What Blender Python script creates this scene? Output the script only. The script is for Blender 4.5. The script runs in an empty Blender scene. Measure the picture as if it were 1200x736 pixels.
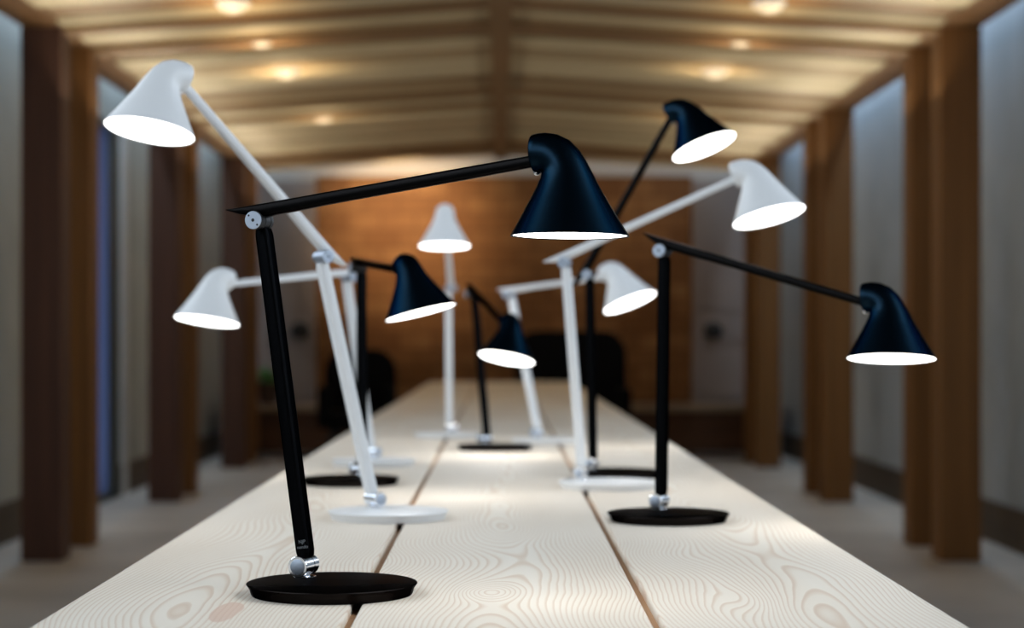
import bpy, bmesh, math, random
from mathutils import Vector, Matrix, noise
random.seed(7)
S = bpy.context.scene
COL = S.collection

# ------------------------------------------------------------------ camera
HC = 1.0076                      # camera height; the table top is at 0.73
TABLE = 0.73
cam = bpy.data.cameras.new('camera'); camo = bpy.data.objects.new('camera', cam); COL.objects.link(camo)
camo.location = (0, 0, HC); camo.rotation_euler = (math.pi/2, 0, 0)
cam.sensor_width = 36; cam.lens = 67.5
cam.shift_x = 13/1200; cam.shift_y = 28/1200
cam.clip_start = 0.05; cam.clip_end = 60
cam.dof.use_dof = True; cam.dof.focus_distance = 2.10; cam.dof.aperture_fstop = 4.25
cam.dof.aperture_blades = 0
S.camera = camo

# ------------------------------------------------------------------ view, world, lights
S.view_settings.view_transform = 'Standard'; S.view_settings.look = 'None'
S.view_settings.gamma = 1; S.view_settings.exposure = 0; S.view_settings.use_curve_mapping = False
W = bpy.data.worlds.new('daylight'); S.world = W; W.use_nodes = True
bg = W.node_tree.nodes['Background']; bg.inputs[0].default_value = (0.80, 0.90, 1.0, 1); bg.inputs[1].default_value = 4.6

def area(name, loc, rot, sx, sy, power, color, portal=False):
    l = bpy.data.lights.new(name, 'AREA'); l.shape = 'RECTANGLE'; l.size = sx; l.size_y = sy
    l.energy = power; l.color = color
    o = bpy.data.objects.new(name, l); COL.objects.link(o); o.location = loc; o.rotation_euler = rot
    if portal: l.cycles.is_portal = True
    return o
WX = 2.44                        # side walls
WIN = [(-2.2, 0.2), (0.6, 3.0), (3.4, 5.8)]     # high hall windows, y ranges, both sides
WZ0, WZ1 = 1.75, 3.75
for s in (-1, 1):
    for a, b in WIN:
        area('window_portal', (s*(WX+0.02), (a+b)/2, (WZ0+WZ1)/2), (0, s*math.pi/2, 0), WZ1-WZ0, b-a, 1, (1, 1, 1), True)
    # cool strip lights that wash the plaster walls behind the timber posts
    area('wall_wash_light', (s*2.32, 12.5, 2.95), (0, 0, 0), 0.06, 7.6, 50, (0.66, 0.84, 1.0))
    # added warm fill lights without fixtures, turned up to brighten the boarded roof
    area('added_roof_fill_light', (s*1.93, 11.4, HC+1.02), (0, s*math.radians(128), 0), 0.05, 9.2, 38, (1.0, 0.89, 0.68))
def spot(name, loc, target, power, color, size, blend=1.0, rad=0.06):
    l = bpy.data.lights.new(name, 'SPOT'); l.energy = power; l.color = color; l.spot_size = math.radians(size)
    l.spot_blend = blend; l.shadow_soft_size = rad
    o = bpy.data.objects.new(name, l); COL.objects.link(o); o.location = loc
    o.rotation_euler = (Vector(target)-Vector(loc)).to_track_quat('-Z', 'Y').to_euler()
    return o
spot('back_wall_spot_light', (-0.85, 15.6, 2.40), (-0.83, 16.9, 2.05), 112, (1.0, 0.74, 0.45), 84)
spot('back_wall_spot_light', (0.95, 15.6, 2.40), (1.05, 16.9, 1.9), 5, (1.0, 0.66, 0.36), 110)

# ------------------------------------------------------------------ materials
class N:
    def __init__(s, name):
        s.m = bpy.data.materials.new(name); s.m.use_nodes = True
        s.t = s.m.node_tree; s.b = s.t.nodes['Principled BSDF']
    def new(s, typ, **kw):
        n = s.t.nodes.new(typ)
        for k, v in kw.items(): setattr(n, k, v)
        return n
    def link(s, a, b): s.t.links.new(a, b)
    def math(s, op, a, b=None, c=None):
        n = s.new('ShaderNodeMath', operation=op)
        for i, v in enumerate((a, b, c)):
            if v is None: continue
            if isinstance(v, (int, float)): n.inputs[i].default_value = v
            else: s.link(v, n.inputs[i])
        return n.outputs[0]
    def ramp(s, fac, stops):
        n = s.new('ShaderNodeValToRGB'); e = n.color_ramp.elements
        while len(e) < len(stops): e.new(0.5)
        for x, (p, c) in zip(e, stops): x.position = p; x.color = (*c, 1)
        s.link(fac, n.inputs[0]); return n.outputs[0]
    def noise(s, vec, scale, detail=2, rough=.5):
        n = s.new('ShaderNodeTexNoise'); n.inputs['Scale'].default_value = scale
        n.inputs['Detail'].default_value = detail; n.inputs['Roughness'].default_value = rough
        s.link(vec, n.inputs['Vector']); return n.outputs['Fac']
    def mapped(s, scale, loc=(0, 0, 0)):
        t = s.new('ShaderNodeTexCoord'); m = s.new('ShaderNodeMapping')
        m.inputs['Scale'].default_value = scale; m.inputs['Location'].default_value = loc
        s.link(t.outputs['Object'], m.inputs[0]); return m.outputs[0]
    def mix(s, fac, a, b, typ='MIX'):
        n = s.new('ShaderNodeMix', data_type='RGBA', blend_type=typ)
        for sock, v in ((n.inputs[0], fac), (n.inputs[6], a), (n.inputs[7], b)):
            if isinstance(v, (int, float)): sock.default_value = v
            elif isinstance(v, tuple): sock.default_value = (*v, 1)
            else: s.link(v, sock)
        return n.outputs[2]
    def set(s, color=None, rough=.5, metal=0, spec=.5):
        if color is not None:
            if isinstance(color, tuple): s.b.inputs['Base Color'].default_value = (*color, 1)
            else: s.link(color, s.b.inputs['Base Color'])
        s.b.inputs['Roughness'].default_value = rough; s.b.inputs['Metallic'].default_value = metal
        s.b.inputs['Specular IOR Level'].default_value = spec
        return s.m
    def bump(s, h, strength, dist=.002):
        n = s.new('ShaderNodeBump'); n.inputs['Strength'].default_value = strength; n.inputs['Distance'].default_value = dist
        s.link(h, n.inputs['Height']); s.link(n.outputs[0], s.b.inputs['Normal'])

def plain(name, color, rough=.5, metal=0, spec=.5, mottle=.0, mscale=20):
    n = N(name)
    if mottle:
        f = n.noise(n.mapped((1, 1, 1)), mscale, 3)
        c = n.ramp(f, [(.3, tuple(x*(1-mottle) for x in color)), (.7, tuple(min(1, x*(1+mottle)) for x in color))])
        return n.set(c, rough, metal, spec)
    return n.set(color, rough, metal, spec)

def timber(name, dark, light, axis='Z', grain=30, rough=.6):
    """streaky solid timber; the grain runs along `axis`"""
    n = N(name); sc = [grain, grain, grain]; sc['XYZ'.index(axis)] = .8
    a = n.noise(n.mapped(tuple(sc)), 1, 5, .65)
    sc2 = [4, 4, 4]; sc2['XYZ'.index(axis)] = .6
    b = n.noise(n.mapped(tuple(sc2), (3, 7, 1)), 1, 3)
    f = n.math('ADD', n.math('MULTIPLY', a, .6), n.math('MULTIPLY', b, .4))
    return n.set(n.ramp(f, [(.32, dark), (.68, light)]), rough, 0, .3)

def plank_grain(name, cx, seed, pith, knots, hearts=()):
    """plain-sawn soaped fir: growth rings round a wavering pith below the surface; knots = (x, y, rx, ry, lift)"""
    n = N(name)
    tc = n.new('ShaderNodeTexCoord'); sp = n.new('ShaderNodeSeparateXYZ'); n.link(tc.outputs['Object'], sp.inputs[0])
    X, Y = sp.outputs[0], sp.outputs[1]
    cmb = n.new('ShaderNodeCombineXYZ'); n.link(n.math('MULTIPLY', X, 1.2), cmb.inputs[0])
    n.link(n.math('MULTIPLY_ADD', Y, 1.0, seed*3.7), cmb.inputs[1]); cmb.inputs[2].default_value = seed
    low = n.noise(cmb.outputs[0], 1.7, 1)
    cm2 = n.new('ShaderNodeCombineXYZ'); n.link(n.math('MULTIPLY', X, 1.0), cm2.inputs[0])
    n.link(n.math('MULTIPLY_ADD', Y, 0.55, seed*9.1), cm2.inputs[1]); cm2.inputs[2].default_value = seed+5
    mid = n.noise(cm2.outputs[0], 3.2, 1, .4)
    dx = n.math('ADD', n.math('SUBTRACT', X, cx), n.math('MULTIPLY', n.math('SUBTRACT', low, .5), .10))
    dz = n.math('ADD', n.math('MULTIPLY', n.math('SUBTRACT', mid, .5), .058), pith)
    wob = n.noise(n.mapped((22, 7, 1), (seed, seed, 0)), 1, 2)
    for kx, ky, rx, ry, lift in knots:
        qx = n.math('DIVIDE', n.math('SUBTRACT', X, kx), rx); qy = n.math('DIVIDE', n.math('SUBTRACT', Y, ky), ry)
        g = n.math('EXPONENT', n.math('MULTIPLY', n.math('ADD', n.math('MULTIPLY', qx, qx), n.math('MULTIPLY', qy, qy)), -1.0))
        dz = n.math('ADD', dz, n.math('MULTIPLY', g, lift))
    dx = n.math('ADD', dx, n.math('MULTIPLY', n.math('SUBTRACT', wob, .5), .0055))
    r = n.math('SQRT', n.math('ADD', n.math('MULTIPLY', dx, dx), n.math('MULTIPLY', dz, dz)))
    fr = n.math('FRACT', n.math('MULTIPLY', r, 1/0.0049))
    line = n.ramp(fr, [(0, (0, 0, 0)), (.55, (.10,)*3), (.84, (1, 1, 1)), (.93, (.75,)*3), (1, (0, 0, 0))])
    fine = n.noise(n.mapped((160, 4, 1)), 1, 3)
    tone = n.noise(n.mapped((5, .8, 1), (seed, seed*2, 0)), 1, 3)
    base = n.ramp(tone, [(.3, (.72, .655, .56)), (.7, (.80, .75, .67))])
    lc = n.ramp(tone, [(.3, (.56, .42, .32)), (.7, (.66, .54, .43))])
    c = n.mix(n.math('MULTIPLY', line, .88), base, lc)
    c = n.mix(n.math('MULTIPLY', fine, .12), c, (.62, .52, .42))
    # small pink-brown heart of each knot keeps its own colour
    for kx, ky, rx, ry in hearts:
        qx = n.math('DIVIDE', n.math('SUBTRACT', X, kx), rx); qy = n.math('DIVIDE', n.math('SUBTRACT', Y, ky), ry)
        g = n.math('ADD', n.math('ADD', n.math('MULTIPLY', qx, qx), n.math('MULTIPLY', qy, qy)), n.math('MULTIPLY', n.math('SUBTRACT', wob, .5), 1.6))
        g = n.ramp(g, [(.85, (1, 1, 1)), (1.0, (0, 0, 0))])
        c = n.mix(n.math('MULTIPLY', g, .7), c, (.60, .40, .31))
    n.bump(line, .10, .001)
    return n.set(c, .55, 0, .35)

M = {}
M['black'] = plain('black_lacquer_blue_sheen', (.0064, .0158, .0265), .33, 1, .5)  # blue in the colour and tint stands in for daylight reflected on the shades
M['black'].node_tree.nodes['Principled BSDF'].inputs['Specular Tint'].default_value = (.10, .15, .21, 1)
M['black_arm'] = plain('matt_black_lacquer', (.0045, .0048, .0055), .45, 1, .5)
M['black_base'] = plain('black_powder_coat', (.018, .015, .014), .38, 1, .5, .12, 60)
M['black_upper'] = plain('satin_black_lacquer', (.008, .0075, .0075), .33, 1, .5)
M['black_upper'].node_tree.nodes['Principled BSDF'].inputs['Specular Tint'].default_value = (.34, .31, .31, 1)
for q in ('black_arm', 'black_base'): M[q].node_tree.nodes['Principled BSDF'].inputs['Specular Tint'].default_value = (.10, .10, .11, 1)
M['white'] = plain('white_lacquer', (.78, .79, .80), .42, 0, .5)
M['chrome'] = plain('chrome', (.82, .84, .88), .12, 1)
M['satin'] = plain('satin_steel', (.45, .50, .58), .5, 1)
M['dark_rubber'] = plain('dark_rubber', (.01, .01, .012), .6)
M['inner'] = plain('white_reflector', (.9, .9, .9), .4)
M['print'] = plain('grey_print', (.20, .21, .23), .5)
def glow(name, color, strength, body=.9):
    n = N(name); n.set((body, body, body), .5)
    n.b.inputs['Emission Color'].default_value = (*color, 1); n.b.inputs['Emission Strength'].default_value = strength
    return n.m
M['led'] = glow('lit_led_diffuser', (1.0, .985, .96), 6)
M['downlight'] = glow('lit_warm_diffuser', (1.0, .76, .46), .62, .25)
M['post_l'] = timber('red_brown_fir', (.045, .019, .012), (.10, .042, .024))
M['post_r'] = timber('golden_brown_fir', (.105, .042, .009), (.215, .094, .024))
M['beam'] = timber('beam_fir', (.13, .062, .024), (.24, .125, .052), 'Y')
M['rafter'] = timber('rafter_fir', (.15, .085, .038), (.26, .155, .075), 'X')
M['board_a'] = timber('pale_ceiling_board', (.46, .385, .25), (.60, .52, .36), 'X', 14)
M['board_b'] = timber('tan_ceiling_board', (.30, .215, .125), (.42, .315, .19), 'X', 14)
M['board_c'] = timber('brown_ceiling_board', (.17, .10, .048), (.26, .16, .08), 'X', 14)
M['plaster'] = plain('grey_plaster', (.40, .42, .41), .85, 0, .2, .08, 3)
M['plaster_right'] = plain('blue_grey_plaster', (.42, .48, .55), .85, 0, .2, .08, 3)
M['white_plaster'] = plain('white_plaster', (.62, .58, .55), .8, 0, .2, .05, 3)
M['hall_dark'] = plain('dark_hall_ceiling', (.06, .055, .05), .9)
M['skirting'] = timber('dark_skirting', (.05, .036, .024), (.10, .07, .045), 'Y')
M['door'] = plain('taupe_door_paint', (.30, .25, .24), .6, 0, .3, .06, 4)
M['bench'] = timber('dark_bench_wood', (.045, .020, .010), (.095, .042, .020), 'X'); M['bench_top'] = timber('paler_bench_top', (.20, .14, .10), (.32, .24, .17), 'X')  # top in a paler brown than the front and legs
M['iron'] = plain('black_iron', (.010, .010, .011), .5)
M['fabric'] = plain('black_upholstery', (.006, .006, .007), .9, 0, .05, .2, 200)
M['leaf'] = plain('green_leaf', (.07, .30, .05), .5, 0, .4, .3, 30)
M['pot'] = plain('dark_clay_pot', (.06, .035, .025), .7)
M['soil'] = plain('potting_soil', (.02, .014, .01), .95)
M['jamb'] = plain('dark_teal_jamb_paint', (.045, .060, .058), .6)
M['white_frame'] = plain('white_frame_paint', (.62, .64, .66), .5)
M['tongue'] = timber('brown_tongue', (.34, .19, .10), (.48, .30, .18), 'Y')
M['table_leg'] = timber('table_leg_fir', (.55, .45, .34), (.68, .58, .46))

n = N('worn_stone_floor')
v = n.mapped((1, 1, 1))
f1 = n.noise(v, 1.1, 4, .6); f2 = n.noise(v, 30, 3)
c = n.ramp(f1, [(.35, (.36, .325, .295)), (.65, (.54, .495, .45))])
M['floor'] = n.set(n.mix(n.math('MULTIPLY', f2, .25), c, (.16, .14, .12)), .55, 0, .4)

n = N('warm_wood_block_wall')
br = n.new('ShaderNodeTexBrick'); n.link(n.mapped((1, 1, 1)), br.inputs['Vector'])
sw = n.new('ShaderNodeMapping'); tc = n.new('ShaderNodeTexCoord'); n.link(tc.outputs['Object'], sw.inputs[0])
sw.inputs['Rotation'].default_value = (math.pi/2, 0, 0); n.link(sw.outputs[0], br.inputs['Vector'])
for k, vv in (('Color1', (.42, .215, .085, 1)), ('Color2', (.23, .10, .032, 1)), ('Mortar', (.14, .055, .016, 1))): br.inputs[k].default_value = vv
br.inputs['Scale'].default_value = 1; br.inputs['Brick Width'].default_value = .30; br.inputs['Row Height'].default_value = .15
br.inputs['Mortar Size'].default_value = .008
f = n.noise(n.mapped((1, 1, 1)), 3.5, 3)
M['block'] = n.set(n.mix(f, br.outputs['Color'], (.17, .066, .02), 'MIX'), .7, 0, .3)

# frosted, blue tinted glass door pane
n = N('frosted_blue_glass')
n.t.nodes.remove(n.b)
tr = n.new('ShaderNodeBsdfTranslucent'); tr.inputs[0].default_value = (.13, .15, .215, 1)
gl = n.new('ShaderNodeBsdfGlossy'); gl.inputs[0].default_value = (.5, .55, .6, 1); gl.inputs[1].default_value = .25
mx = n.new('ShaderNodeMixShader'); mx.inputs[0].default_value = .08
n.link(tr.outputs[0], mx.inputs[1]); n.link(gl.outputs[0], mx.inputs[2])
n.link(mx.outputs[0], n.t.nodes['Material Output'].inputs[0]); M['frosted'] = n.m
n = N('clear_window_glass'); n.t.nodes.remove(n.b)
tr = n.new('ShaderNodeBsdfTransparent'); gl = n.new('ShaderNodeBsdfGlossy'); gl.inputs[1].default_value = .02
mx = n.new('ShaderNodeMixShader'); mx.inputs[0].default_value = .05
n.link(tr.outputs[0], mx.inputs[1]); n.link(gl.outputs[0], mx.inputs[2])
n.link(mx.outputs[0], n.t.nodes['Material Output'].inputs[0]); M['glass'] = n.m

# ------------------------------------------------------------------ mesh helpers
def empty(name, loc, label, cat, group=None):
    o = bpy.data.objects.new(name, None); COL.objects.link(o); o.location = loc
    o.empty_display_size = .05
    o['label'] = label; o['category'] = cat
    if group: o['group'] = group
    return o
def link(name, bm, mat, parent=None, smooth=None, origin=None, label=None, bevel=0, segs=2):
    """one mesh object; vertices are given in world space and moved under the parent (or to `origin`)"""
    bmesh.ops.recalc_face_normals(bm, faces=bm.faces)
    off = Vector(origin) if origin is not None else (Vector(world_of(parent)) if parent else Vector((0, 0, 0)))
    bmesh.ops.translate(bm, verts=bm.verts, vec=-off)
    me = bpy.data.meshes.new(name); bm.to_mesh(me); bm.free()
    o = bpy.data.objects.new(name, me); COL.objects.link(o)
    me.materials.append(mat)
    if parent:
        o.parent = parent; o.location = off - Vector(world_of(parent))
    else: o.location = off
    if smooth is not None:
        me.polygons.foreach_set('use_smooth', [True]*len(me.polygons))
        if smooth < 180: me.set_sharp_from_angle(angle=math.radians(smooth))
    if bevel:
        b = o.modifiers.new('bevel', 'BEVEL'); b.width = bevel; b.segments = segs; b.limit_method = 'ANGLE'
        b.harden_normals = False
    if label: o['label'] = label
    return o
def world_of(o):
    v = Vector((0, 0, 0))
    while o: v = v + o.location; o = o.parent
    return v
def structure(o): o['kind'] = 'structure'; return o
def box(bm, x0, x1, y0, y1, z0, z1):
    vs = [bm.verts.new((x, y, z)) for x in (x0, x1) for y in (y0, y1) for z in (z0, z1)]
    for q in ((0, 1, 3, 2), (4, 6, 7, 5), (0, 4, 5, 1), (2, 3, 7, 6), (0, 2, 6, 4), (1, 5, 7, 3)):
        bm.faces.new([vs[i] for i in q])
    return bm
def B(*a): return box(bmesh.new(), *a)
def loft(bm, rings, cap0=True, cap1=True):
    rv = [[bm.verts.new(p) for p in r] for r in rings]
    k = len(rv[0])
    for a, b in zip(rv, rv[1:]):
        for i in range(k): bm.faces.new((a[i], a[(i+1) % k], b[(i+1) % k], b[i]))
    if cap0: bm.faces.new(rv[0][::-1])
    if cap1: bm.faces.new(rv[-1])
    return rv
def frame_of(axis):
    a = Vector(axis).normalized(); t = Vector((0, 0, 1)) if abs(a.z) < .9 else Vector((1, 0, 0))
    u = a.cross(t).normalized(); return a, u, a.cross(u).normalized()
def ring(c, u, v, ru, rv, k=32, power=2.0):
    out = []
    for i in range(k):
        t = 2*math.pi*i/k; cs, sn = math.cos(t), math.sin(t)
        x = math.copysign(abs(cs)**(2/power), cs)*ru; y = math.copysign(abs(sn)**(2/power), sn)*rv
        out.append(Vector(c)+u*x+v*y)
    return out
def lathe(bm, base, axis, prof, k=40, cap0=True, cap1=True):
    """prof = [(radius, distance along the axis)]"""
    a, u, v = frame_of(axis)
    return loft(bm, [ring(Vector(base)+a*h, u, v, r, r, k) for r, h in prof], cap0, cap1)

# ------------------------------------------------------------------ the setting
Y0, Y1 = -3.2, 16.9
HZ = 4.3
structure(link('floor', B(-WX-.2, WX+.2, Y0-.2, Y1+.2, -.1, 0), M['floor']))
structure(link('ceiling', B(-WX-.2, WX+.2, Y0-.2, Y1+.2, HZ, HZ+.1), M['hall_dark']))
structure(link('wall_front', B(-WX-.2, WX+.2, Y0-.2, Y0, 0, HZ), M['hall_dark']))
GD = (11.30, 12.22)              # y range of the blue glass door in the left wall
for s, nm in ((-1, 'left'), (1, 'right')):
    bm = bmesh.new(); xs = sorted((s*WX, s*(WX+.2)))
    ys = [Y0] + [v for w in WIN for v in w] + [Y1]
    for i in range(0, len(ys), 2): 
        if s < 0 and i == len(ys)-2:
            box(bm, *xs, ys[i], GD[0], 0, HZ); box(bm, *xs, GD[1], ys[i+1], 0, HZ); box(bm, *xs, GD[0], GD[1], 2.35, HZ)
        else: box(bm, *xs, ys[i], ys[i+1], 0, HZ)
    for a, b in WIN:
        box(bm, *xs, a, b, 0, WZ0); box(bm, *xs, a, b, WZ1, HZ)
    structure(link('wall_'+nm, bm, M['plaster' if s < 0 else 'plaster_right']))
    bm = bmesh.new(); xs = sorted((s*WX, s*(WX-.02)))
    if s < 0:
        box(bm, *xs, 6.2, GD[0]-.02, 0, .20); box(bm, *xs, GD[1]+.02, Y1-.35, 0, .20)
    else: box(bm, *xs, 6.2, Y1-.35, 0, .20)
    structure(link('baseboard_'+nm, bm, M['skirting']))
for i, (s, (a, b)) in enumerate([(s, w) for s in (-1, 1) for w in WIN]):
    bm = bmesh.new(); x0, x1 = sorted((s*(WX+.05), s*(WX+.12)))
    for ya, yb in ((a, a+.06), (b-.06, b), ((a+b)/2-.025, (a+b)/2+.025)): box(bm, x0, x1, ya, yb, WZ0, WZ1)
    box(bm, x0, x1, a, b, WZ0, WZ0+.06); box(bm, x0, x1, a, b, WZ1-.06, WZ1)
    o = structure(link('window_%d' % (i+1), bm, M['white_frame'], origin=(s*(WX+.08), (a+b)/2, WZ0)))
    link('window_pane', B(s*(WX+.085)-.003, s*(WX+.085)+.003, a+.05, b-.05, WZ0+.05, WZ1-.05), M['glass'], o)
# glass door: frosted pane flush with the wall, broad dark jamb on its far side
bm = bmesh.new(); xa, xb = -WX-.12, -WX+.012
box(bm, xa, xb, GD[0], GD[0]+.05, 0, 2.35); box(bm, xa, xb, GD[1]-.27, GD[1], 0, 2.35); box(bm, xa, xb, GD[0], GD[1], 2.30, 2.35); box(bm, xa, xb, GD[0], GD[1], 0, .05)
o = structure(link('door_1', bm, M['jamb'], origin=(-WX-.05, sum(GD)/2, 0)))
link('door_pane', B(-WX-.012, -WX-.004, GD[0]+.04, GD[1]-.26, .04, 2.31), M['frosted'], o)
structure(link('trim_1', B(-WX, -WX+.03, 12.26, 12.42, 0, 2.4), M['white_frame']))

# back wall: plaster header, warm block panel between two taupe doors
structure(link('wall_back', B(-WX-.2, WX+.2, Y1, Y1+.2, 0, HZ), M['white_plaster']))
structure(link('wall_panel', B(-1.62, 1.68, Y1-.05, Y1, 0, HC+1.42), M['block']))
for i, (xa, xb) in enumerate(((-2.43, -1.62), (1.68, 2.43))):
    root = structure(link('door_%d' % (i+2), B(xa+.01, xb-.01, Y1-.06, Y1-.005, .01, HC+1.38), M['door'], origin=((xa+xb)/2, Y1-.03, 0), bevel=.004))
    bm = bmesh.new()
    for za, zb in ((.5, 1.0), (1.25, 2.3)):       # raised rails of the door
        for x0, x1, z0, z1 in ((xa+.10, xb-.10, za, za+.03), (xa+.10, xb-.10, zb-.03, zb), (xa+.10, xa+.13, za, zb), (xb-.13, xb-.10, za, zb)):
            box(bm, x0, x1, Y1-.075, Y1-.055, z0, z1)
    link('door_moulding', bm, M['door'], root)
    kx = -1.76 if i == 0 else 1.86
    bm = bmesh.new(); lathe(bm, (kx, Y1-.055, HC+.06), (0, -1, 0), [(.085, 0), (.085, .012), (.07, .02), (.03, .025), (.025, .05), (.05, .06), (.055, .08), (.03, .095)], 24)
    link('door_handle', bm, M['iron'], root, 40, label='round black door handle on its plate')

# timber frame: posts in pairs, eaves beams, rafters, ridge and sloping board ceiling
PI_X = 1.98; PW = .185; PD = .19
PAIRS = [8.65, 11.78, 14.85]
ZE, ZB, ZR = HC+1.41, HC+1.405, HC+1.54      # eaves edge, underside of the eaves beam, ridge
k = 0
near = ['front', 'second', 'rear']
for s in (-1, 1):
    side = 'left' if s < 0 else 'right'
    for i, y in enumerate(PAIRS):
        for j in (0, 1):
            ya = y + j*.62; xa, xb = sorted((s*PI_X, s*(PI_X+PW)))
            bm = B(xa, xb, ya, ya+PD, 0, ZB)
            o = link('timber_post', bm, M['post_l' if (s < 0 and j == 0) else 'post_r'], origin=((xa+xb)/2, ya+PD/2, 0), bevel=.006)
            o['label'] = '%s post of the %s pair of brown timber posts on the %s' % (('nearer', 'farther')[j], ('nearest', 'middle', 'farthest')[i], side)
            o['category'] = 'post'; o['group'] = 'timber posts along both sides'
    xa, xb = sorted((s*PI_X, s*(PI_X+PW)))
    structure(link('beam_'+side, B(xa, xb, 6.5, 16.25, ZB, ZE+.10), M['beam']))
def sloped(bm, ya, yb, lift, th, xe=PI_X):
    """a strip across the roof following both slopes; lift = underside above the board line"""
    def zl(x): return ZR + (ZE-ZR)*abs(x)/PI_X + lift
    rings = []
    for x in (-xe, 0, xe):
        rings.append([Vector((x, ya, zl(x))), Vector((x, yb, zl(x))), Vector((x, yb, zl(x)+th)), Vector((x, ya, zl(x)+th))])
    loft(bm, rings)
    return bm
o = structure(link('ceiling_deck', sloped(bmesh.new(), 6.5, 16.25, .03, .03, PI_X), M['board_c']))
y = 6.55; i = 0
pat = 'acabacaabcabaacbaacab'
bms = {q: bmesh.new() for q in 'abc'}
while y < 16.1:
    w = .30+.10*random.random()
    q = pat[i % len(pat)]; i += 1
    sloped(bms[q], y, min(y+w-.03, 16.2), 0 if q != 'c' else .012, .03 if q != 'c' else .018)
    y += w
for q, nm in (('a', 'pale'), ('b', 'tan'), ('c', 'brown')): structure(link('ceiling_boards_'+nm, bms[q], M['board_'+q]))
bm = bmesh.new()
for y in PAIRS:
    for j in (0, 1): sloped(bm, y+j*.62+.02, y+j*.62+PD-.02, -.03, .03, PI_X)
structure(link('rafters', bm, M['rafter']))
structure(link('ridge_batten', B(-.05, .05, 6.55, 16.25, ZR-.03, ZR+.02), M['rafter']))
# recessed ceiling lights
def zceil(x): return ZR + (ZE-ZR)*abs(x)/PI_X
def ceiling_light(x, y, label):
    z = zceil(x)
    r = empty('ceiling_light', (x, y, z), label, 'ceiling light', 'round warm ceiling lights')
    bm = bmesh.new(); lathe(bm, (x, y, z+.005), (0, 0, -1), [(.075, 0), (.075, .012), (.066, .018), (.061, .018), (.061, 0)], 36, True, True)
    link('rim', bm, M['white_frame'], r, 40)
    bm = bmesh.new(); lathe(bm, (x, y, z-.001), (0, 0, -1), [(.06, 0), (.058, .018), (.048, .030), (.03, .038), (.01, .041)], 36)
    link('diffuser', bm, M['downlight'], r, 60)
    l = bpy.data.lights.new('added_pool_light', 'SPOT'); l.spot_size = math.radians(150); l.spot_blend = 1; l.energy = 11 if x < 0 else 6.5; l.color = (1, .74, .42); l.shadow_soft_size = .05  # added upward spot, unseen below the fixture, makes the pool on the boards
    lo = bpy.data.objects.new('added_pool_light', l); COL.objects.link(lo); lo.location = (x, y, z-.25); lo.rotation_euler = (math.pi, 0, 0)
for s in (-1, 1):
    for j, y in enumerate((8.39, 9.37, 10.5, 12.63)):
        ceiling_light(s*1.17, y, 'round lit warm ceiling light on the %s slope, %s from the viewer' % ('left' if s < 0 else 'right', ('nearest', 'second', 'third', 'farthest')[j]))

# bench along the back wall
r = empty('wooden_bench', (0, 16.2, 0), 'long low dark wooden bench standing along the back wall', 'bench')
link('seat', B(-2.3, 2.3, 15.85, 16.55, .40, .45), M['bench_top'], r, bevel=.006)
link('front_panel', B(-2.28, 2.28, 15.90, 15.94, .06, .40), M['bench'], r)
for x in (-2.2, -1.1, 0, 1.1, 2.2): link('leg', B(x-.04, x+.04, 15.95, 16.45, 0, .40), M['bench'], r)

# potted plant on the bench
px, py = -1.95, 16.1
r = empty('potted_plant', (px, py, .45), 'small leafy green potted plant on the bench by the left door', 'plant')
bm = bmesh.new(); lathe(bm, (px, py, .45), (0, 0, 1), [(.07, 0), (.10, .16), (.105, .17), (.105, .19), (.09, .19), (.085, .15)], 24)
link('pot', bm, M['pot'], r, 40)
bm = bmesh.new()
for i in range(46):
    a = random.uniform(0, 6.28); t = random.uniform(.1, 1.25); L = random.uniform(.10, .22)
    d = Vector((math.cos(a)*math.sin(t), math.sin(a)*math.sin(t), math.cos(t)))
    c = Vector((px, py, .63)); sd = d.cross(Vector((0, 0, 1))).normalized()*.028; up = sd.cross(d).normalized()*.006
    rr = []
    for q, w in ((0, .15), (.35, .6), (.65, 1), (.88, .7), (1, .08)):
        p = c + d*L*q - Vector((0, 0, .06*q*q)); rr.append([p+sd*w, p+up*w, p-sd*w, p-up*w])
    loft(bm, rr)
link('foliage', bm, M['leaf'], r, 180)

# black upholstered chairs at the far end
def chair(x, y, w, top, rot, label):
    r = empty('upholstered_chair', (x, y, 0), label, 'chair', 'black chairs at the far end')
    def rounded(cx, z0, z1, wd, ya, yb, rad):
        pts = []
        for sx, sz in ((1, 1), (-1, 1), (-1, -1), (1, -1)):
            for q in range(7):
                a = {(1, 1): 0, (-1, 1): 90, (-1, -1): 180, (1, -1): 270}[(sx, sz)] + q*15
                rd = rad if sz > 0 else rad*.5
                pts.append((cx+sx*(wd/2-rd)+rd*math.cos(math.radians(a)), (z1-rd if sz > 0 else z0+rd)+rd*math.sin(math.radians(a))))
        bm = bmesh.new()
        loft(bm, [[Vector((p[0], yy, p[1])) for p in pts] for yy in (ya, yb)])
        return bm
    link('backrest', rounded(x, .50, top, w, y+.26, y+.36, .16), M['fabric'], r, 50, bevel=.03, segs=3)
    link('seat', B(x-w/2+.06, x+w/2-.06, y-.26, y+.26, .38, .50), M['fabric'], r, bevel=.035, segs=3)
    for s in (-1, 1):
        link('armrest', B(x+s*(w/2-.03)-.035, x+s*(w/2-.03)+.035, y-.20, y+.28, .40, .68), M['fabric'], r, bevel=.025, segs=3)
        for t in (-1, 1):
            bm = bmesh.new(); lathe(bm, (x+s*(w/2-.10), y+t*.20, .385), (s*.08, t*.06, -.385), [(.02, 0), (.013, .397)], 14)
            link('leg', bm, M['iron'], r, 40)
    r.rotation_euler = (0, 0, rot)
    return r
chair(.47, 12.75, .76, 1.055, 0, 'wide black upholstered chair with rounded back at the far end of the table')
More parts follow.
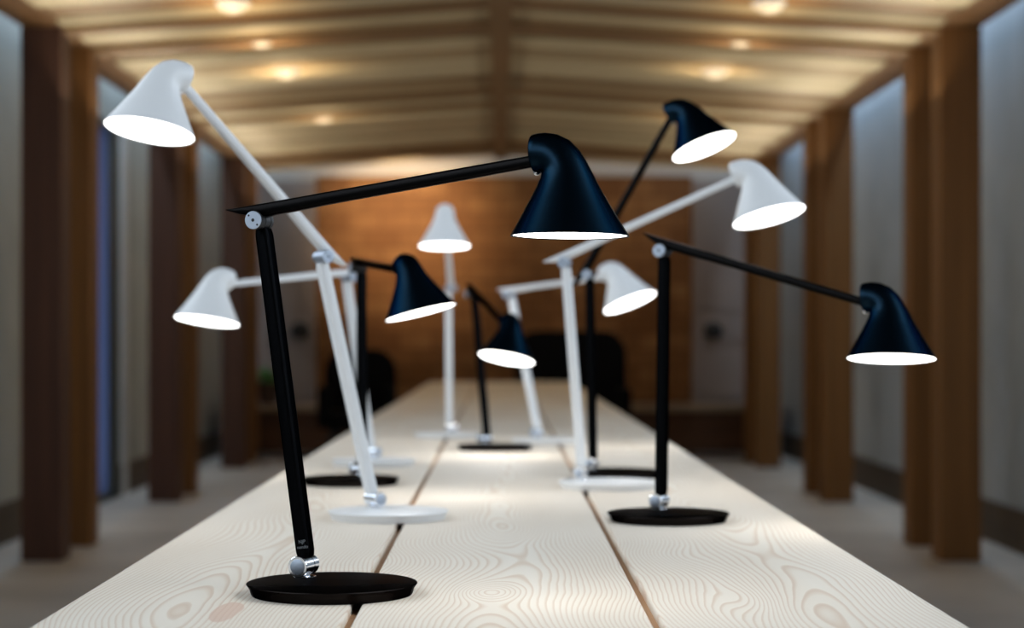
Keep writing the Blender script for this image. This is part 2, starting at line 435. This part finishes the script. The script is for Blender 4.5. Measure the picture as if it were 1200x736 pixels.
chair(-.98, 13.1, .50, .93, 0, 'black upholstered chair beside the far left corner of the table')

# ------------------------------------------------------------------ the long plank table
TY0, TY1, TT = .35, 12.2, .055
r = empty('plank_table', (0, 6, 0), 'long pale table of three wide plain-sawn planks with open gaps', 'table')
E0, E1, E2, E3 = -.4525, -.1505, .1525, .4500
g = .0055
PL = [(E0, E1-g, 1.3, .052, [(-.278, 1.95, .05, .16, -.028), (-.36, 2.7, .06, .3, .02)], [(-.279, 1.955, .015, .07)]),
      (E1+g, E2-g, 2.6, .046, [(-.018, 2.10, .035, .07, -.034), (.0, 2.45, .06, .22, .016), (.02, 2.8, .05, .2, -.02)], []),
      (E2+g, E3, 4.2, .055, [(.26, 2.02, .03, .16, .03), (.215, 2.45, .04, .12, -.03), (.32, 3.1, .06, .25, -.02)], [])]
for xa, xb, sd, pith, kn, he in PL:
    bm = B(xa, xb, TY0, TY1, TABLE-TT, TABLE)
    link('plank', bm, plank_grain('soaped_fir_%d' % int(sd*10), (xa+xb)/2 + (.03 if sd > 4 else -.02 if sd < 2 else 0), sd, pith, kn, he), r, origin=(0, 0, TABLE), bevel=.0025, segs=2)
for xg in (E1, E2): link('tongue', B(xg-.0085, xg+.0085, TY0+.002, TY1-.002, TABLE-.030, TABLE-.011), M['tongue'], r, label='brown strip down in the gap')
for y in (1.1, 4.6, 8.1, 11.5):
    bm = bmesh.new()
    for s in (-1, 1): box(bm, s*.36-.04, s*.36+.04, y-.04, y+.04, 0, TABLE-TT-.08)
    box(bm, -.42, .42, y-.04, y+.04, TABLE-TT-.08, TABLE-TT)
    link('trestle', bm, M['table_leg'], r)

# ------------------------------------------------------------------ the desk lamps
# base centre (x, y); base hinge (x, y); elbow; shade neck; direction the shade opens to; scale of the shade (camera-height origin)
LAMPS = {
'L1': ((-0.183,2.081),(-0.2167,2.1202),(-0.2680,2.1385,0.1302),(0.0386,2.0292,0.1960),(-0.009,-0.011,-1.000),0.965),
'W1': ((-0.173,2.950),(-0.1971,2.9961),(-0.2732,2.9416,0.1242),(-0.4636,2.8054,0.3802),(-0.135,-0.196,-0.971),1.026),
'B1': ((0.254,2.913),(0.2450,2.9639),(0.2501,2.9613,0.1342),(0.5354,2.8152,0.0602),(-0.034,-0.131,-0.991),1.005),
'W2': ((0.199,3.555),(0.1491,3.5697),(0.1193,3.5781,0.1399),(0.4264,3.4913,0.2985),(0.219,-0.207,-0.954),1.036),
'B2': ((0.233,3.837),(0.1831,3.8510),(0.1764,3.8533,0.1267),(0.3341,3.7994,0.4453),(0.340,-0.212,-0.916),1.026),
'B3': ((-0.285,3.644),(-0.2726,3.6944),(-0.2747,3.7008,0.1349),(-0.1721,3.3897,0.1269),(0.242,-0.063,-0.968),0.985),
'W3': ((-0.277,4.183),(-0.2823,4.2351),(-0.3324,4.1785,0.1319),(-0.5579,3.9238,0.1188),(-0.117,-0.151,-0.982),1.026),
'W4': ((-0.150,5.365),(-0.1396,5.4161),(-0.1408,5.3704,0.1384),(-0.1479,5.1036,0.3330),(0.004,-0.102,-0.995),1.046),
'B4': ((-0.015,4.752),(-0.0405,4.7975),(-0.0742,4.9132,0.1114),(0.0155,4.6054,0.0372),(-0.173,-0.209,-0.962),1.036),
'W5': ((0.119,5.049),(0.0951,5.0949),(0.0229,5.1624,0.1170),(0.2674,4.9338,0.1657),(0.340,-0.205,-0.918),1.086),
}
LABEL = {
'L1': 'large black desk lamp nearest the viewer, its arm rising gently to the right',
'W1': 'white desk lamp reaching highest at upper left, behind the nearest black lamp',
'B1': 'black desk lamp at the right table edge with its arm sloping down to the right',
'W2': 'white desk lamp on the right with its arm rising to the right',
'B2': 'black desk lamp on the right with its steep arm rising highest',
'B3': 'black desk lamp on the left behind the tall white lamp, arm level',
'W3': 'white desk lamp on the left with level arm reaching left over the table edge',
'W4': 'white desk lamp far back facing the viewer, shade straight in front of its stem',
'B4': 'black desk lamp far back in the middle, arm sloping down towards viewer',
'W5': 'white desk lamp far back, right of centre, with stem leaning left and shade tilted right',
}
LAMP_W = 3.5
HINGE = .013+.0135               # hinge centre above the table
def rrect(c, u, v, w, h, k=20): return ring(c, u, v, w/2, h/2, k, 4.0)
# shade profile measured along the opening axis: (sideways to the outer side, up from the rim, radius, lean in degrees)
PROF = [(0, 0, 70, 0), (-.3, 8, 65.2, 0), (-1, 22, 57, 0), (-2, 43, 45.2, 0), (-3.2, 58, 37, 2), (-4.5, 70, 31.5, 5), (-7.5, 80, 27.6, 14), (-12.5, 88, 26.2, 29),
        (-19, 94, 25.6, 47), (-26.5, 97.6, 24.8, 65), (-33.5, 98.6, 24.0, 81), (-39, 98.4, 23.6, 91), (-43.8, 98.1, 23.0, 94), (-45.5, 98.0, 22.0, 94), (-46.2, 98.0, 20, 94), (-46.5, 98.0, 10, 94)]
def desk_lamp(key):
    (bx, by), (ax, ay), E, C, nn, sc = LAMPS[key]
    black = key[0] in 'LB'
    paint = M['black'] if black else M['white']; basem = M['black_base'] if black else M['white']
    root = empty('desk_lamp', (bx, by, TABLE), LABEL[key], 'desk lamp', 'black desk lamps on the table' if black else 'white desk lamps on the table')
    A = Vector((ax, ay, TABLE+HINGE)); E = Vector(E)+Vector((0, 0, HC)); C = Vector(C)+Vector((0, 0, HC)); nz = Vector(nn).normalized()
    # base: a disc undercut towards the table
    bm = bmesh.new(); lathe(bm, (bx, by, TABLE), (0, 0, 1), [(.0865, 0), (.0875, .0015), (.0890, .007), (.0915, .0105), (.0925, .0118), (.0922, .0126), (.0912, .013), (.02, .013)], 96)
    link('base', bm, basem, root, 35)
    h = (C-A); h.z = 0; h.normalize()
    f = Vector((h.y, -h.x, 0))                 # hinge axis
    if f.y > 0: f = -f                         # its disc end faces the viewer's side
    # base hinge: foot plate, pin and horizontal barrel with a flat disc end
    bm = bmesh.new(); lathe(bm, (ax, ay, TABLE+.0128), (0, 0, 1), [(.0125, 0), (.0125, .0016), (.0118, .0022), (.006, .0024), (.0055, .006)], 32)
    fp = link('foot_plate', bm, M['chrome'], root, 35, label='small chrome foot plate')
    bm = bmesh.new(); lathe(bm, A-f*.016, f, [(.0098, 0), (.0108, .001), (.0108, .0115), (.0100, .012), (.0100, .0128), (.0108, .0133), (.0108, .030), (.0116, .0305), (.0116, .0335), (.0110, .0342)], 36)
    bh = link('base_hinge', bm, M['chrome'], root, 35, label='chrome base hinge barrel')
    bm = bmesh.new(); lathe(bm, A+f*.0178, f, [(.0085, 0), (.0085, .0008), (.0080, .0011)], 32)
    link('hinge_cap', bm, M['satin'], bh, 35, label='satin steel hinge cap')
    # lower arm on the hinge barrels
    a, e = A-f*.006, E-f*.006
    d = (e-a).normalized(); nrm = d.cross(f).normalized()
    bm = bmesh.new()
    r = [rrect(a+d*t, f, nrm, w, q) for t, w, q in ((.0085, .0190, .0120), (.0100, .0200, .0150), (.016, .0200, .0170))]
    L = (e-a).length
    r += [rrect(a+d*t, f, nrm, w, q) for t, w, q in ((L*.5, .0198, .0174), (L-.016, .0192, .0168), (L-.009, .0185, .0140))]
    loft(bm, r); armm = M['black_arm'] if black else M['white']; la = link('lower_arm', bm, armm, root, 50)
    if key == 'L1':
        for txt, t, sz in (('NJP', .0245, .0042), ('nendo', .0188, .0040)):
            cu = bpy.data.curves.new('print', 'FONT'); cu.body = txt; cu.size = sz*1.3; cu.align_x = 'CENTER'; cu.extrude = .00012
            to = bpy.data.objects.new('print', cu)
            me = bpy.data.meshes.new_from_object(to); bpy.data.objects.remove(to); 
            fwd = f; rt = d.cross(fwd).normalized()
            if rt.x < 0: rt = -rt
            up = fwd.cross(rt)
            mt = Matrix((rt, up, fwd)).transposed().to_4x4(); 
            pos = a + d*t + fwd*.0101 + rt*.0022 - root.location
            me.transform(Matrix.Translation(pos) @ mt); me.materials.append(M['print'])
            to = bpy.data.objects.new('lettering', me); COL.objects.link(to); to.parent = la; to['label'] = 'faint grey printed lettering'
            to.location = Vector((0, 0, 0))
    # elbow hinge: barrel, rings, drilled disc
    bm = bmesh.new(); lathe(bm, E-f*.016, f, [(.0080, 0), (.0092, .001), (.0092, .006), (.0086, .0065), (.0086, .0080), (.0092, .0085), (.0092, .019), (.0086, .0195), (.0086, .021), (.0092, .0215), (.0092, .029), (.0104, .0294), (.0104, .0322), (.0099, .0328)], 36)
    el = link('elbow_hinge', bm, M['dark_rubber'] if black else M['satin'], root, 35, label='elbow hinge barrel with grooved rings')
    bm = bmesh.new(); lathe(bm, E+f*.0160, f, [(.0100, 0), (.0100, .0016), (.0095, .0021)], 36)
    cap = link('hinge_cap', bm, M['satin'], el, 35, label='satin steel hinge cap')
    bm = bmesh.new()
    ca, cu_, cv = frame_of(f)
    for ox, oz, rr in ((0, 0, .0019), (.0052, .0052, .0012), (-.0052, -.0052, .0012)):
        lathe(bm, E+f*.0179+cu_*ox-cv*oz, f, [(rr, 0), (rr, .0004)], 14)
    link('screw', bm, M['dark_rubber'], cap, label='dark screw heads')
    # upper arm: flat bar lying on the elbow, wedge-cut tail behind it, slimmer to the shade
    tip = C + nz*.008*sc
    d = (tip-E).normalized(); up = f.cross(d).normalized()
    if up.z < 0: up = -up
    L = (tip-E).length
    def sec(t, w, hi, lo):
        c = E + d*t + up*(hi+lo)/2; return rrect(c, f, up, w, hi-lo)
    top0 = .0185
    def topz(t): return top0*(1-t/L) + .0055*t/L
    bm = bmesh.new()
    rs = [sec(-.036, .0185, topz(-.036), topz(-.036)-.0012), sec(-.022, .019, topz(-.022), .0118), sec(-.010, .019, topz(-.010), .0075), sec(.006, .019, topz(.006), .0030),
          sec(.022, .0185, topz(.022), .0030), sec(.042, .0175, topz(.042), topz(.042)-.0148)]
    for q in (.25, .5, .75): rs.append(sec(L*q, .0176-.004*q, topz(L*q), topz(L*q)-.0138+.001*q))
    rs.append(sec(L-.002, .0125, topz(L), topz(L)-.0124))
    loft(bm, rs); link('upper_arm', bm, M['black_upper'] if black else M['white'], root, 40)
    # shade: circles swept up a cone and bent over into the neck
    arm = tip-E; e_ = (arm-nz*arm.dot(nz)).normalized(); up_ = -nz; w_ = e_.cross(up_).normalized()
    u1 = sc*.130/140
    R0 = C + e_*41*u1*1.0 - up_*99.5*u1
    def srings(inset, upto=None):
        out = []
        for x, z, rad, ang in PROF[:upto]:
            t = math.radians(ang); p = e_*math.cos(t)+up_*math.sin(t)
            c = R0 + e_*x*u1 + up_*z*u1
            rr = rad*u1-inset; out.append(ring(c, p, w_, rr, rr, 64))
        return out
    bm = bmesh.new()
    outer = srings(0); rv = loft(bm, outer, False, True)
    inner = srings(.0016, 6)
    inner[0] = [p-up_*0 for p in inner[0]]
    iv = loft(bm, inner, False, True)
    k = len(rv[0])
    for i in range(k): bm.faces.new((rv[0][i], rv[0][(i+1) % k], iv[0][(i+1) % k], iv[0][i]))
    sh = link('shade', bm, paint, root, 60)
    bm = bmesh.new(); lathe(bm, R0+up_*.0009, up_, [(.0615*sc, 0), (.0634*sc, .0003), (.062*sc, .003)], 64)
    link('diffuser', bm, M['led'], sh, 30, label='glowing white light diffuser')
    l = bpy.data.lights.new('desk_lamp_light', 'SPOT'); l.energy = LAMP_W; l.color = (1.0, .965, .90); l.spot_size = math.radians(150); l.spot_blend = .9; l.shadow_soft_size = .045
    lo = bpy.data.objects.new('desk_lamp_light', l); COL.objects.link(lo); lo.location = R0-up_*.004; lo.rotation_euler = (-up_).to_track_quat('-Z', 'Y').to_euler()
    # little chrome ball where arm and neck meet
    bm = bmesh.new(); bmesh.ops.create_uvsphere(bm, u_segments=20, v_segments=12, radius=.0042, matrix=Matrix.Translation(C-e_*.5*u1+nz*22.5*u1))
    link('neck_joint', bm, M['chrome'], root, 180, label='small chrome joint under the neck')
for key in LAMPS: desk_lamp(key)
